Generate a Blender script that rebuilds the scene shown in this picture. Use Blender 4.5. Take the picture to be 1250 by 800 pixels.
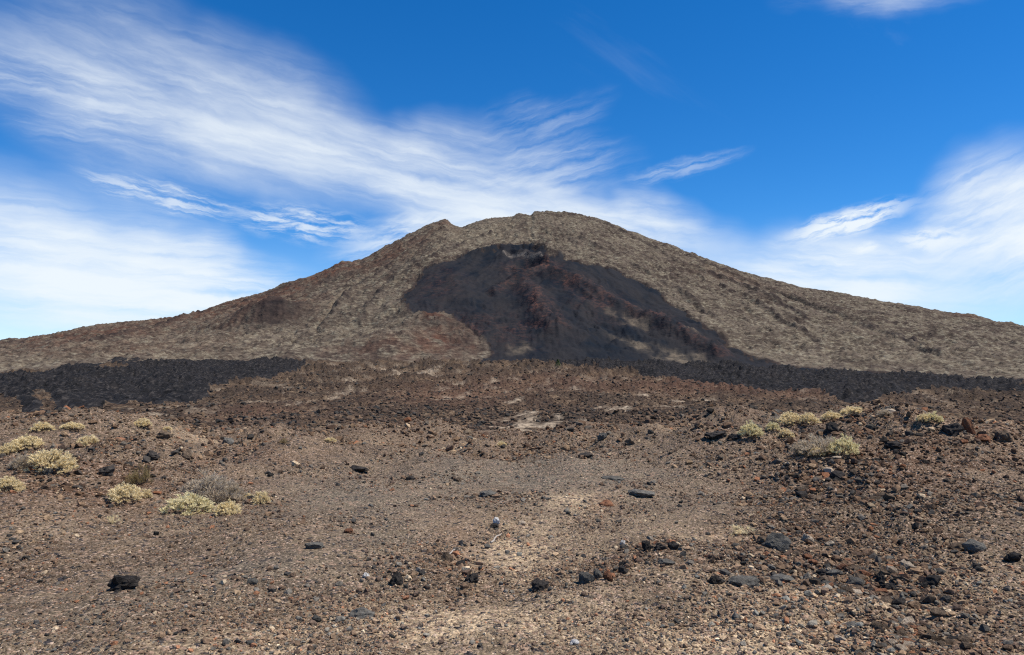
import bpy, bmesh, math, random
import numpy as np
from mathutils import Vector, Matrix, Euler

for o in list(bpy.data.objects):
    bpy.data.objects.remove(o, do_unlink=True)
S = bpy.context.scene
C = S.collection
R_ = math.radians

# ------------------------------------------------------------------ camera
EYE = 2.5                      # eye height above the gravel in front (m)
FPX = 909.0                    # focal length in photo pixels (photo 1250 x 800)
PITCH = R_(4.1)
cam_d = bpy.data.cameras.new('camera')
cam = bpy.data.objects.new('camera', cam_d); C.objects.link(cam)
cam.location = (0, 0, EYE)
cam.rotation_euler = (math.pi / 2 + PITCH, 0, 0)
cam_d.sensor_fit = 'HORIZONTAL'; cam_d.sensor_width = 36.0
cam_d.lens = 36.0 * FPX / 1250.0
cam_d.clip_start = 0.1; cam_d.clip_end = 40000
S.camera = cam
S.render.resolution_x = 1024; S.render.resolution_y = 655

def ray(px, py):
    """photo pixel -> (azimuth, tan of elevation), world directions"""
    cx = (np.asarray(px, float) - 625) / FPX; cy = (400 - np.asarray(py, float)) / FPX
    yy = math.cos(PITCH) - cy * math.sin(PITCH); zz = math.sin(PITCH) + cy * math.cos(PITCH)
    return np.arctan2(cx, yy), zz / np.hypot(cx, yy)

# ------------------------------------------------------------------ light
SUN_EL, SUN_AZ = R_(62), R_(98)          # azimuth measured from +Y (view direction) towards +X
W = bpy.data.worlds.new('World'); S.world = W; W.use_nodes = True
W.cycles.sampling_method = 'MANUAL'; W.cycles.sample_map_resolution = 128
sun_d = bpy.data.lights.new('sun', 'SUN'); sun_d.energy = 5.0; sun_d.angle = R_(0.53)
sun_d.color = (1.0, 0.945, 0.86)
sun = bpy.data.objects.new('sun', sun_d); C.objects.link(sun)
sdir = Vector((math.sin(SUN_AZ) * math.cos(SUN_EL), math.cos(SUN_AZ) * math.cos(SUN_EL), math.sin(SUN_EL)))
sun.rotation_euler = sdir.to_track_quat('Z', 'Y').to_euler()
sun.location = sdir * 60
S.view_settings.view_transform = 'Standard'; S.view_settings.look = 'None'
S.view_settings.exposure = 0.30; S.view_settings.gamma = 1.0
S.view_settings.use_curve_mapping = False
S.render.engine = 'CYCLES'
S.cycles.use_denoising = False
S.cycles.max_bounces = 3; S.cycles.diffuse_bounces = 2; S.cycles.glossy_bounces = 1; S.cycles.transmission_bounces = 2
S.cycles.use_adaptive_sampling = True; S.cycles.adaptive_threshold = 0.012; S.cycles.filter_width = 1.2

# ---- small node helper
class NT:
    def __init__(s, tree): s.t = tree; s.L = tree.links
    def n(s, typ, props=None, **ins):
        nd = s.t.nodes.new('ShaderNode' + typ)
        for k, v in (props or {}).items(): setattr(nd, k, v)
        for k, v in ins.items():
            key = int(k[1:]) if k[0] == 'i' and k[1:].isdigit() else k.replace('_', ' ')
            s.put(nd.inputs[key], v)
        return nd
    def put(s, sock, v):
        if isinstance(v, bpy.types.NodeSocket): s.L.new(v, sock)
        elif v is not None: sock.default_value = v
    def math(s, op, a, b=None, c=None, clamp=False):
        nd = s.n('Math', dict(operation=op, use_clamp=clamp))
        for i, v in enumerate((a, b, c)):
            if v is not None: s.put(nd.inputs[i], v)
        return nd.outputs[0]
    def ramp(s, v, a, b, lo=0.0, hi=1.0, smooth=True):
        nd = s.n('MapRange', dict(interpolation_type='SMOOTHSTEP' if smooth else 'LINEAR', clamp=True))
        for i, x in enumerate((v, a, b, lo, hi)): s.put(nd.inputs[i], x)
        return nd.outputs[0]
    def mix(s, f, a, b, blend='MIX'):
        nd = s.n('Mix', dict(data_type='RGBA', blend_type=blend, clamp_factor=True))
        s.put(nd.inputs[0], f)
        for i, v in ((6, a), (7, b)):
            if isinstance(v, tuple) and len(v) == 3: v = v + (1,)
            s.put(nd.inputs[i], v)
        return nd.outputs[2]
    def noise(s, vec, scale, detail=4, rough=0.55, dist=0.0):
        return s.n('TexNoise', None, Vector=vec, Scale=scale, Detail=detail, Roughness=rough, Distortion=dist).outputs[0]
    def mapping(s, vec, typ, loc=(0, 0, 0), rot=(0, 0, 0), scale=(1, 1, 1)):
        return s.n('Mapping', dict(vector_type=typ), Vector=vec, Location=loc, Rotation=rot, Scale=scale).outputs[0]

# ---- sky: Nishita air with thin cirrus built in (azimuth, elevation) degrees
def build_sky():
    t = W.node_tree; t.nodes.clear(); g = NT(t)
    tc = g.n('TexCoord').outputs['Generated']
    sky = g.n('TexSky', dict(sky_type='NISHITA', sun_disc=False, sun_elevation=SUN_EL, sun_rotation=SUN_AZ,
                             altitude=2100.0, air_density=1.0, dust_density=0.25, ozone_density=2.5)).outputs[0]
    sep = g.n('SeparateXYZ', None, Vector=tc)
    az = g.math('MULTIPLY', g.math('ARCTAN2', sep.outputs[0], sep.outputs[1]), 57.2958)
    el = g.math('MULTIPLY', g.math('ARCSINE', sep.outputs[2]), 57.2958)
    p0 = g.n('CombineXYZ', None, X=az, Y=el, Z=0.0).outputs[0]
    # gentle domain warp so that no cloud edge is a clean curve
    w1 = g.n('TexNoise', None, Vector=p0, Scale=0.11, Detail=3.0, Roughness=0.5)
    off = g.n('VectorMath', dict(operation='SUBTRACT'), i0=w1.outputs['Color'], i1=(0.5, 0.5, 0.5)).outputs[0]
    off = g.n('VectorMath', dict(operation='MULTIPLY'), i0=off, i1=(9.0, 5.0, 0.0)).outputs[0]
    p = g.n('VectorMath', dict(operation='ADD'), i0=p0, i1=off).outputs[0]
    w2 = g.n('TexNoise', None, Vector=p0, Scale=0.6, Detail=4.0, Roughness=0.55)
    off2 = g.n('VectorMath', dict(operation='SUBTRACT'), i0=w2.outputs['Color'], i1=(0.5, 0.5, 0.5)).outputs[0]
    off2 = g.n('VectorMath', dict(operation='MULTIPLY'), i0=off2, i1=(1.1, 0.8, 0.0)).outputs[0]
    pw = g.n('VectorMath', dict(operation='ADD'), i0=p0, i1=off2).outputs[0]
    total = None
    def streak(x0, y0, x1, y1, hw, amt, ls=7.0, lw=0.8, lo=0.38, hi=0.72, warp=True, edge=0.75, floor=0.0):
        """one cloud: axis between two points of the sky (given as photo pixels), half width in px"""
        nonlocal total
        A, E = ray([x0, x1], [y0, y1]); A = np.degrees(A); E = np.degrees(np.arctan(E))
        c = (A.mean(), E.mean(), 0); ang = math.atan2(E[1] - E[0], A[1] - A[0])
        hl = math.hypot(A[1] - A[0], E[1] - E[0]) / 2; h = hw / FPX * 57.3
        q = g.mapping(p if warp else pw, 'TEXTURE', c, (0, 0, ang), (hl, h, 1))
        fall = g.n('TexGradient', dict(gradient_type='SPHERICAL'), Vector=q).outputs['Fac']
        fall = g.ramp(fall, 0.0, edge)
        f = g.mapping(pw, 'TEXTURE', c, (0, 0, ang), (ls, lw, 1))
        tx = g.ramp(g.noise(f, 1.0, 7.0, 0.6, 0.25), lo, hi, floor, 1.0)
        m = g.math('MULTIPLY', g.math('MULTIPLY', fall, tx), amt)
        inv = g.math('SUBTRACT', 1.0, m)
        total = inv if total is None else g.math('MULTIPLY', total, inv)
    for a in CLOUDS: streak(*a[0], **a[1])
    # the same thin cirrus goes on over the rest of the sky
    den = g.math('ADD', g.math('MAXIMUM', sep.outputs[2], 0.0), 0.12)
    pl = g.n('CombineXYZ', None, X=g.math('DIVIDE', sep.outputs[0], den), Y=g.math('DIVIDE', sep.outputs[1], den), Z=0.0).outputs[0]
    gm = g.mapping(pl, 'TEXTURE', (3, 1, 0), (0, 0, R_(35)), (2.2, 0.55, 1))
    gen = g.math('MULTIPLY', g.ramp(g.noise(gm, 1.0, 7.0, 0.6, 0.6), 0.6, 0.9), 0.40)
    total = g.math('MULTIPLY', total, g.math('SUBTRACT', 1.0, gen))
    # pale band low over the horizon
    low = g.math('MULTIPLY', g.ramp(el, -1.0, 13.0, 1.0, 0.0), 0.34)
    total = g.math('MULTIPLY', total, g.math('SUBTRACT', 1.0, low))
    cov = g.math('MINIMUM', g.math('SUBTRACT', 1.0, total), 0.94)
    hs = g.n('HueSaturation', None, Hue=0.5, Saturation=SKY_SAT, Value=1.0, Fac=1.0, Color=sky).outputs[0]
    tint = g.mix(1.0, hs, SKY_TINT, 'MULTIPLY')
    col = g.mix(cov, tint, CLOUD_COL)
    bg = g.n('Background', None, Color=col, Strength=SKY_STR)
    out = g.n('OutputWorld'); g.L.new(bg.outputs[0], out.inputs[0])

SKY_STR = 0.107; SKY_SAT = 1.38; SKY_TINT = (0.82, 1.06, 1.2); CLOUD_COL = (6.8, 7.3, 7.6)
CLOUDS = [
    # the broad fan from upper left down to the summit
    ((-160, 0, 540, 205, 125, 0.80), dict(ls=12, lw=2.0, lo=.22, hi=.82, floor=.2)),
    ((120, 105, 800, 268, 85, 0.85), dict(ls=12, lw=1.4, lo=.22, hi=.78, floor=.25)),
    ((-160, 60, 300, 150, 60, 0.45), dict(ls=8, lw=0.8)),
    ((430, 245, 960, 300, 66, 0.88), dict(ls=8, lw=1.4, lo=.22, hi=.65, floor=.35)),
    ((540, 190, 770, 110, 40, 0.30), dict(ls=7, lw=0.9, lo=.3, hi=.8)),
    ((520, 245, 790, 172, 50, 0.5), dict(ls=7, lw=0.9, lo=.28, hi=.78)),
    ((740, 228, 930, 178, 14, 0.32), dict(ls=4, lw=0.45, lo=.32, hi=.66, warp=False)),
    # the large veil at lower left
    ((-330, 285, 320, 345, 125, 0.92), dict(ls=14, lw=1.7, lo=.18, hi=.68, floor=.28)),
    ((-60, 335, 440, 368, 66, 0.88), dict(ls=10, lw=1.1, lo=.22, hi=.64)),
    ((-60, 300, 340, 318, 40, 0.55), dict(ls=9, lw=0.9, lo=.3, hi=.68)),
    ((60, 205, 330, 270, 22, 0.62), dict(ls=4, lw=0.5, lo=.40, hi=.64, warp=False)),
    ((250, 258, 480, 285, 28, 0.70), dict(ls=2.8, lw=0.5, lo=.38, hi=.64, warp=False)),
    ((380, 318, 620, 265, 45, 0.75), dict(ls=5, lw=1.0, lo=.28, hi=.65)),
    # right hand mass and the small clouds beside it
    ((1090, 340, 1420, 195, 105, 0.92), dict(ls=9, lw=1.8, lo=.24, hi=.68, floor=.2)),
    ((1160, 300, 1420, 240, 60, 0.8), dict(ls=6, lw=1.6, lo=.25, hi=.65, floor=.2, warp=False)),
    ((800, 325, 1300, 352, 72, 0.88), dict(ls=12, lw=1.6, lo=.2, hi=.66, floor=.28)),
    ((935, 300, 1140, 240, 20, 0.95), dict(ls=2.6, lw=0.5, lo=.34, hi=.56, warp=False)),
    ((1040, 306, 1075, 298, 7, 0.7), dict(ls=1.5, lw=0.5, lo=.3, hi=.55, warp=False)),
    ((1075, 297, 1200, 287, 16, 0.8), dict(ls=2.5, lw=0.6, lo=.32, hi=.56, warp=False)),
    ((920, -6, 1240, -18, 34, 0.42), dict(ls=8, lw=1.2, lo=.3, hi=.8)),
]
build_sky()

# ------------------------------------------------------------------ numpy noise
_rng = np.random.RandomState(7)
_P = np.concatenate([_rng.permutation(512)] * 3)
_G = np.stack([np.cos(np.linspace(0, 2 * np.pi, 512, endpoint=False)), np.sin(np.linspace(0, 2 * np.pi, 512, endpoint=False))])
_U = _rng.rand(4, 512)
def perlin(x, y, seed=0):
    x = x + seed * 17.31; y = y + seed * 9.73
    xi = np.floor(x).astype(np.int64); yi = np.floor(y).astype(np.int64)
    xf = x - xi; yf = y - yi; xi &= 511; yi &= 511
    u = xf * xf * xf * (xf * (xf * 6 - 15) + 10); v = yf * yf * yf * (yf * (yf * 6 - 15) + 10)
    def gr(dx, dy):
        h = _P[_P[(xi + dx)] + ((yi + dy) & 511)]
        return _G[0][h] * (xf - dx) + _G[1][h] * (yf - dy)
    a = gr(0, 0); a = a + u * (gr(1, 0) - a)
    b = gr(0, 1); b = b + u * (gr(1, 1) - b)
    return (a + v * (b - a)) * 1.5
def fbm(x, y, octv=4, seed=0, gain=0.5):
    s = 0; a = 1.0; f = 1.0
    for k in range(octv):
        s = s + a * perlin(x * f, y * f, seed + k * 3); a *= gain; f *= 2.03
    return s
def ridged(x, y, octv=3, seed=0):
    s = 0; a = 1.0; f = 1.0
    for k in range(octv):
        s = s + a * (1 - 2 * np.abs(perlin(x * f, y * f, seed + k * 5))); a *= 0.5; f *= 2.1
    return s
def worley(x, y, seed=0):
    """F1, and a random value of the nearest cell"""
    x = x + seed * 5.7; y = y + seed * 3.1
    xi = np.floor(x).astype(np.int64); yi = np.floor(y).astype(np.int64)
    best = np.full(x.shape, 9.0); val = np.zeros(x.shape)
    for dx in (-1, 0, 1):
        for dy in (-1, 0, 1):
            h = _P[_P[(xi + dx) & 511] + ((yi + dy) & 511)]
            d = (xi + dx + _U[0][h] - x) ** 2 + (yi + dy + _U[1][h] - y) ** 2
            m = d < best; best = np.where(m, d, best); val = np.where(m, _U[2][h], val)
    return np.sqrt(best), val
def sstep(a, b, x):
    t = np.clip((x - a) / (b - a), 0, 1); return t * t * (3 - 2 * t)

# ------------------------------------------------------------------ terrain grid (polar round the viewpoint, finer where nearer)
NC_IN = 980
az_in = np.radians(np.linspace(-40, 40, NC_IN))
az_out = np.radians(np.linspace(40, 320, 72)[1:-1])
AZ = np.concatenate([az_in, az_out]); NC = len(AZ)
AZs = (AZ + np.pi) % (2 * np.pi) - np.pi          # signed
RC, R0, R1 = 34.0, 2300.0, 4900.0
def geo(a, b, n): return list(np.geomspace(a, b, n, endpoint=False))
RR = np.array(geo(0.4, 5.2, 14) + geo(5.2, 40, 330) + geo(40, 130, 56) + geo(130, R0, 215) + list(np.linspace(R0, R1, 215, endpoint=False)) + geo(R1, 7000, 22) + [7000.0])
NR = len(RR)
A2, R2 = np.meshgrid(AZs, RR)                      # rows = radius
X2 = R2 * np.sin(A2); Y2 = R2 * np.cos(A2)

skyline = [(-60,432),(0,418),(13,414),(29,415),(67,408),(134,396),(185,391),(239,384),(279,369),(323,358),(346,347),(383,338),(398,331),(417,321),(440,320),(467,304),(501,287),(528,273),(544,268),(555,276),(565,278),(588,269),(615,266),(632,262),(649,263),(652,259),(669,258),(706,261),(733,268),(763,280),(786,289),(820,299),(836,307),(872,321),(908,333),(944,343),(973,351),(998,354),(1030,359),(1074,369),(1120,377),(1160,384),(1185,385),(1218,394),(1236,394),(1250,399),(1310,412)]
baseline = [(-60,464),(0,460),(100,450),(370,444),(560,442),(700,443),(900,449),(1000,457),(1250,471),(1310,473)]
crest = [(-60,515),(0,516),(100,519),(200,524),(260,531),(400,538),(500,538),(560,541),(640,545),(700,536),(760,538),(800,532),(850,523),(920,512),(1000,510),(1080,508),(1150,515),(1200,521),(1250,530),(1310,534)]
def prof(pts, az):
    P = np.array(pts, float); a, t = ray(P[:, 0], P[:, 1]); return np.interp(az, a, t)
tS, tB, tC = prof(skyline, AZs), prof(baseline, AZs), prof(crest, AZs)
fade = 1 - sstep(R_(42), R_(95), np.abs(AZs))      # the mountain ends beside the view
tS = tB + (tS - tB) * fade; tB = tB * fade + (1 - fade) * 0.004
tC = tC * (0.25 + 0.75 * fade) + (1 - 0.25 - 0.75 * fade) * (-0.07)
_, t538 = ray(625, 540)

# smooth base shape
Zc = EYE + RC * tC; Zp = EYE + 120 * float(t538)
z_near = Zc[None] * sstep(11, RC, R2)
k = sstep(RC, 118, R2); z_drop = Zc[None] * (1 - k) + Zp * k
tt = np.clip(np.log(R2 / 120) / math.log(R0 / 120), 0, 1)
z_plain = EYE + np.clip(R2, 120, R0) * (float(t538) + (tB[None] - float(t538)) * tt)
tm = np.clip((R2 - R0) / (R1 - R0), 0, 1)
z0 = EYE + R0 * tB; z1 = EYE + R1 * tS
kw = np.exp(-np.linspace(-2.5, 2.5, 101) ** 2); kw /= kw.sum()
tSs = tS.copy(); tSs[:NC_IN] = np.convolve(np.pad(tS[:NC_IN], 50, mode='edge'), kw, 'valid')
z1s = EYE + R1 * tSs
ks = sstep(.70, 1.0, tm); z1m = z1s[None] * (1 - ks) + z1[None] * ks
z_mt = z0[None] + (z1m - z0[None]) * (0.94 * tm ** 1.12 + 0.06 * np.sin(tm * np.pi / 2))
over = np.clip(R2 - R1, 0, None); z_back = z1[None] - over ** 2 / (over + 160) * 0.34
z_back = np.maximum(z_back, np.minimum(z1, -60.0)[None])
Z = np.where(R2 < RC, z_near, np.where(R2 < 120, z_drop, np.where(R2 < R0, z_plain, np.where(R2 < R1, z_mt, z_back))))

FI = np.arange(NC_IN)
def at(px, py, Zg=None):
    """photo pixel -> (azimuth, distance) where that line of sight first meets the terrain"""
    Zg = Z if Zg is None else Zg
    a, t = ray(px, py); a = float(a); t = float(t)
    f = np.interp(a, az_in, FI); i = min(int(f), NC_IN - 2); u = f - i
    col = Zg[:, i] * (1 - u) + Zg[:, i + 1] * u
    e = (col - EYE) / RR; e[RR < 3] = -9
    hit = np.nonzero(e >= t)[0]
    if len(hit) == 0: j = int(np.argmax(e)); return a, RR[j]
    j = hit[0]; w = (t - e[j - 1]) / (e[j] - e[j - 1] + 1e-12)
    return a, RR[j - 1] + (RR[j] - RR[j - 1]) * min(max(w, 0), 1)
def zat(a, r, Zg=None):
    Zg = Z if Zg is None else Zg
    a = np.atleast_1d(a); r = np.atleast_1d(r)
    fi = np.interp(a, az_in, FI); fj = np.interp(r, RR, np.arange(NR))
    i = np.clip(fi.astype(int), 0, NC_IN - 2); j = np.clip(fj.astype(int), 0, NR - 2); u = fi - i; v = fj - j
    return (Zg[j, i] * (1 - u) + Zg[j, i + 1] * u) * (1 - v) + (Zg[j + 1, i] * (1 - u) + Zg[j + 1, i + 1] * u) * v

def outline(pts, closed=True):
    """photo outline -> map outline (azimuth, log distance) on the bare terrain"""
    out = []
    n = len(pts)
    for i in range(n if closed else n - 1):
        (xa, ya), (xb, yb) = pts[i], pts[(i + 1) % n]
        m = max(1, int(math.hypot(xb - xa, yb - ya) / 14))
        for s in range(m):
            f = s / m; a, r = at(xa + (xb - xa) * f, ya + (yb - ya) * f, Zbase); out.append((a, math.log(r)))
    if not closed: a, r = at(*pts[-1], Zbase); out.append((a, math.log(r)))
    return np.array(out)
def inside(poly, a, l):
    r = np.zeros(a.shape, bool); n = len(poly)
    lo = poly.min(0); hi = poly.max(0)
    box = (a >= lo[0]) & (a <= hi[0]) & (l >= lo[1]) & (l <= hi[1])
    aa = a[box]; ll = l[box]; q = np.zeros(aa.shape, bool)
    for i in range(n):
        x1, y1 = poly[i]; x2, y2 = poly[(i + 1) % n]
        if y1 == y2: continue
        q ^= ((y1 > ll) != (y2 > ll)) & (aa < (x2 - x1) * (ll - y1) / (y2 - y1) + x1)
    r[box] = q; return r
def blob(px, py, wx, wy, Zg=None):
    """soft patch on the map: centre and half sizes read from the photo"""
    a, r = at(px, py, Zg); a1, _ = at(px + wx, py, Zg); _, ra = at(px, py + wy, Zg); _, rb = at(px, py - wy, Zg)
    sl = max(abs(math.log(rb / ra)) / 2, 0.008)
    return np.exp(-(((A2 - a) / (a1 - a)) ** 2 + ((np.log(R2) - math.log(r)) / sl) ** 2))
Zbase = Z.copy()
LR = np.log(R2)
front = np.abs(A2) < R_(41)

# ------------------------------------------------------------------ mountain relief
far = R2 > 1500
def on_far(fn):
    out = np.zeros_like(R2); rows = RR > 900
    out[rows] = fn(X2[rows], Y2[rows]); return out
apx, apy = 150.0, R1
def gully(x, y):
    th = np.arctan2(x - apx, apy - y + 600); rr = np.hypot(x - apx, apy - y + 600)
    w = perlin(x / 260, y / 260, 4) * 0.05
    return ridged((th + w) * 24, rr / 900, 3, 21)
def flowlines(x, y):
    th = np.arctan2(x - apx, apy - y + 500); rr = np.hypot(x - apx, apy - y + 500)
    th = th + 0.02 * perlin(x / 150, y / 150, 14) + .01 * perlin(x / 60, y / 60, 15)
    return .5 * ridged(th * 15, rr / 800, 2, 23) + .3 * ridged(th * 44, rr / 420, 2, 25) + .35 * fbm(th * 115, rr / 240, 2, 27)
streak = on_far(flowlines)
mt_on = sstep(R0 - 300, R0 + 500, R2)
rel = on_far(lambda x, y: 26 * fbm(x / 420, y / 420, 3, 11))
rel += on_far(lambda x, y: 9 * gully(x, y)) * 1.0
rough = on_far(lambda x, y: 10.0 * fbm(x / 62, y / 52, 3, 31, 0.62)) + 6.0 * streak
fine = on_far(lambda x, y: 4.5 * ridged(x / 22, y / 24, 2, 41))

SCAR = [(555,443),(606,436),(590,422),(584,405),(545,393),(511,392),(491,379),(488,371),(503,354),(514,337),(538,321),(578,312),(598,304),(618,300),(649,302),(669,311),(692,319),(722,322),(749,332),(780,344),(803,358),(818,370),(838,386),(862,409),(908,438),(980,453),(1052,456),(1106,460),(1160,466),(1255,469),(1255,486),(1124,480),(1060,493),(1034,493),(1000,485),(926,479),(854,475),(820,466),(770,458),(686,447),(635,443)]
LFLOW = [(-20,464),(0,462),(50,459),(101,448),(141,444),(202,445),(286,441),(336,443),(373,448),(366,457),(322,464),(255,480),(249,492),(168,499),(77,507),(67,497),(60,485),(40,485),(50,505),(34,511),(20,494),(0,490),(-20,490)]
LISL = [(111,453),(135,450),(158,451),(155,455),(125,457)]
LFL2 = [(-20,515),(-20,509),(0,508),(25,512),(25,517),(0,519)]
jw = 0.008 * fbm(X2 / 170, Y2 / 170, 5, 51, 0.68); jr = 0.026 * fbm(X2 / 140, Y2 / 200, 5, 55, 0.68)
jf = .0035 * fbm(X2 / 26, Y2 / 40, 3, 57, .65); jg = .011 * fbm(X2 / 26, Y2 / 40, 3, 59, .65)
scar = inside(outline(SCAR), A2 + jw + jf, LR + jr + jg) & front
lava_l = (inside(outline(LFLOW), A2 + jw * 0.8 + jf * 1.5, LR + jr * 1.6 + jg * 2) & ~inside(outline(LISL), A2 + jw, LR + jr)) & front & (R2 > 170)
TONGUE = [outline(p) for p in (
    [(735,382),(760,384),(785,396),(800,404),(780,402),(755,392)],
    [(735,402),(800,425),(850,437),(862,446),(800,438),(760,420)],
    [(618,426),(640,421),(648,426),(640,431),(622,432)],
    [(845,440),(852,433),(870,440),(862,446)],
    [(838,412),(848,414),(852,421),(842,420)])]
tongue = np.zeros_like(scar)
for p in TONGUE: tongue |= inside(p, A2 + jw * 0.7, LR + jr * 0.7)
cinder = scar & (R2 > R0 * 0.99)            # smooth dark ash high up
flow = scar & ~cinder
# fresh ash is smoother than the weathered lava around it; aa flows are rougher
smooth = cinder * sstep(R0 + 250, R0 + 900, R2)
Z = Z + mt_on * rel * np.where(R2 > R1 - 500, 0.28 + 0.4 * (1 - sstep(R1 - 500, R1, R2)), 0.7)
Z = Z + mt_on * (rough + fine) * (1 - 0.7 * smooth) * (1 - 0.35 * sstep(R1 - 250, R1, R2))
def line_field(pts, wid):
    P = outline(pts, False); P = np.stack([np.exp(P[:, 1]) * np.sin(P[:, 0]), np.exp(P[:, 1]) * np.cos(P[:, 0])], 1)
    lo = P.min(0) - 4 * wid; hi = P.max(0) + 4 * wid
    m = (X2 > lo[0]) & (X2 < hi[0]) & (Y2 > lo[1]) & (Y2 < hi[1])
    x = X2[m] + 14 * perlin(X2[m] / 40, Y2[m] / 40, 3); y = Y2[m] + 14 * perlin(X2[m] / 40, Y2[m] / 40, 8)
    best = np.full(x.shape, 1e9)
    for i in range(len(P) - 1):
        d = P[i + 1] - P[i]; L = max(d @ d, 1e-9)
        u = np.clip(((x - P[i, 0]) * d[0] + (y - P[i, 1]) * d[1]) / L, 0, 1)
        best = np.minimum(best, np.hypot(x - P[i, 0] - u * d[0], y - P[i, 1] - u * d[1]))
    out = np.zeros_like(R2); out[m] = np.exp(-(best / wid) ** 2); return out
def bump_at(px, py, rad):
    a, r = at(px, py, Zbase); x0, y0 = r * math.sin(a), r * math.cos(a)
    return np.exp(-((X2 - x0) ** 2 + (Y2 - y0) ** 2) / rad ** 2)
levee = line_field([(672,336),(700,345),(745,372),(790,392),(840,418),(880,437)], 42)
spine = line_field([(630,347),(650,362),(662,385),(680,410)], 55)
spine_l = line_field([(602,362),(615,352),(632,347)], 30)
Z = Z + 34 * levee + 42 * spine + 24 * spine_l + 20 * line_field([(560,345),(575,380),(590,412)], 60)
old = np.zeros_like(R2); chute = np.zeros_like(R2)
for pts, wd in (([(735,272),(830,322),(905,352),(985,392)], 20), ([(700,292),(790,336),(850,372),(880,398)], 16), ([(815,303),(930,356),(1040,392),(1130,428)], 18),
                ([(545,278),(490,318),(430,360),(395,400)], 18), ([(600,288),(530,318),(470,352),(440,398)], 15), ([(510,292),(440,336),(350,368)], 18),
                ([(960,362),(1060,402),(1150,440)], 15), ([(300,372),(210,396),(110,425)], 20), ([(880,350),(960,395),(1000,425)], 12)):
    old = np.maximum(old, line_field(pts, wd))
for pts, wd in (([(652,268),(650,280),(645,297)], 14), ([(720,275),(775,310),(830,350)], 10), ([(575,280),(545,302),(505,330)], 12), ([(470,322),(420,362),(380,410)], 10), ([(900,345),(1010,385),(1090,420)], 10), ([(850,335),(905,375),(940,410)], 9)):
    chute = np.maximum(chute, line_field(pts, wd))
Z = Z + 15 * old - 9 * chute
hill = bump_at(335, 392, 140); hill2 = bump_at(300, 396, 110)
Z = Z + 85 * hill + 40 * hill2 + 22 * bump_at(525, 396, 90) + 30 * bump_at(480, 424, 170) - 18 * bump_at(545, 415, 110)
Z = Z + 26 * line_field([(585,310),(610,303),(650,303),(680,313)], 40)
# the upper vent: a raked bowl with a raised back rim, and two small lower vents
rim = line_field([(612,315),(622,310),(640,314),(655,319),(668,324)], 22)
rim2 = line_field([(668,324),(655,329),(640,333),(628,331)], 20)
Z = Z + 34 * rim + 16 * rim2 - 46 * bump_at(642, 324, 50) - 26 * bump_at(630, 350, 26) - 18 * bump_at(598, 364, 22) + 14 * bump_at(629, 344, 24)
Z = Z - 20 * bump_at(275, 391, 45)

# ------------------------------------------------------------------ lava plain relief
pl_on = sstep(60, 150, R2) * (1 - sstep(R0 - 250, R0 + 150, R2))
rows_p = (RR > 45) & (RR < R0 + 400)
xp, yp = X2[rows_p], Y2[rows_p]; rp = R2[rows_p]
sc = np.clip(rp / 300, 0.35, 3.0)
big = fbm(xp / 90, yp / 170, 4, 61)
amp = 0.0075 * rp
rel_p = amp * 0.55 * big
w1f, w1v = worley(xp / 6.5, yp / 11, 3)
blk = (1 - np.clip(w1f, 0, 1)) * (0.4 + w1v)
rgp = np.clip(big + .55, .15, 1.2)
rel_p += (0.40 + 0.0030 * rp) * blk * rgp
rel_p += (0.45 + 0.0040 * rp) * .7 * ridged(xp / 19, yp / 26, 2, 71) * rgp
rel_p += (0.18 + 0.0016 * rp) * fbm(xp / 5.5, yp / 9, 2, 75, .6) * (1 - sstep(900, 1600, rp) * .5)
bigp = np.zeros_like(R2); bigp[rows_p] = big
padd = np.zeros_like(R2); padd[rows_p] = rel_p
Z = Z + pl_on * padd
# broken aa surface of the black flows, standing proud of the plain
aa = on_far(lambda x, y: 4.6 * np.abs(perlin(x / 17, y / 30, 81)) + 3.4 * perlin(x / 8, y / 16, 82))
edge_up = sstep(700, 1500, R2)
def blur(m, n=4):
    m = m.astype(float)
    for _ in range(n):
        m = (m + np.roll(m, 1, 0) + np.roll(m, -1, 0)) / 3; m = (m + np.roll(m, 2, 1) + np.roll(m, -2, 1)) / 3
    return m
thick = blur(flow | lava_l) ; thick = thick * thick
Z = Z + thick * (aa * .8 + 6.0) * edge_up + blur(cinder & (levee > 0.25)) * aa * .5
# left flow reaches nearer ground
Z = Z + thick * (1 - edge_up) * (2.0 + 0.0045 * R2 * perlin(X2 / 9, Y2 / 18, 84))
# pale pumice gathers in hollows of the plain
n_h = np.zeros_like(R2); n_h[rows_p] = fbm(xp / 30, yp / 85, 4, 91, 0.6)
pale_p = ((n_h - 0.55 * bigp) > 0.60) & (R2 > 110) & (R2 < R0 + 60)
PALE = [outline(p) for p in ([(590,515),(640,512),(650,513.5),(600,516.5)],[(700,512),(735,507),(770,505),(775,506.5),(730,510.5),(700,514)],
        [(448,447),(470,453),(500,458),(515,455),(528,452),(535,456),(525,463),(470,458)],[(395,488),(420,480),(432,478),(425,484),(400,490)],
        [(340,498),(380,488),(395,489),(350,500)],[(615,496),(640,492),(638,496),(620,499)],[(955,470),(1010,479),(1000,482),(950,474)],
        [(1130,498),(1165,497),(1160,500),(1132,501)],[(660,504),(690,502),(684,506),(662,507)],[(455,500),(480,503),(478,507),(458,504)])]
for p in PALE: pale_p |= inside(p, A2 + jw * 0.5, LR + jr * 1.2)
pale_p &= ~(flow | lava_l | cinder)

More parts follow.
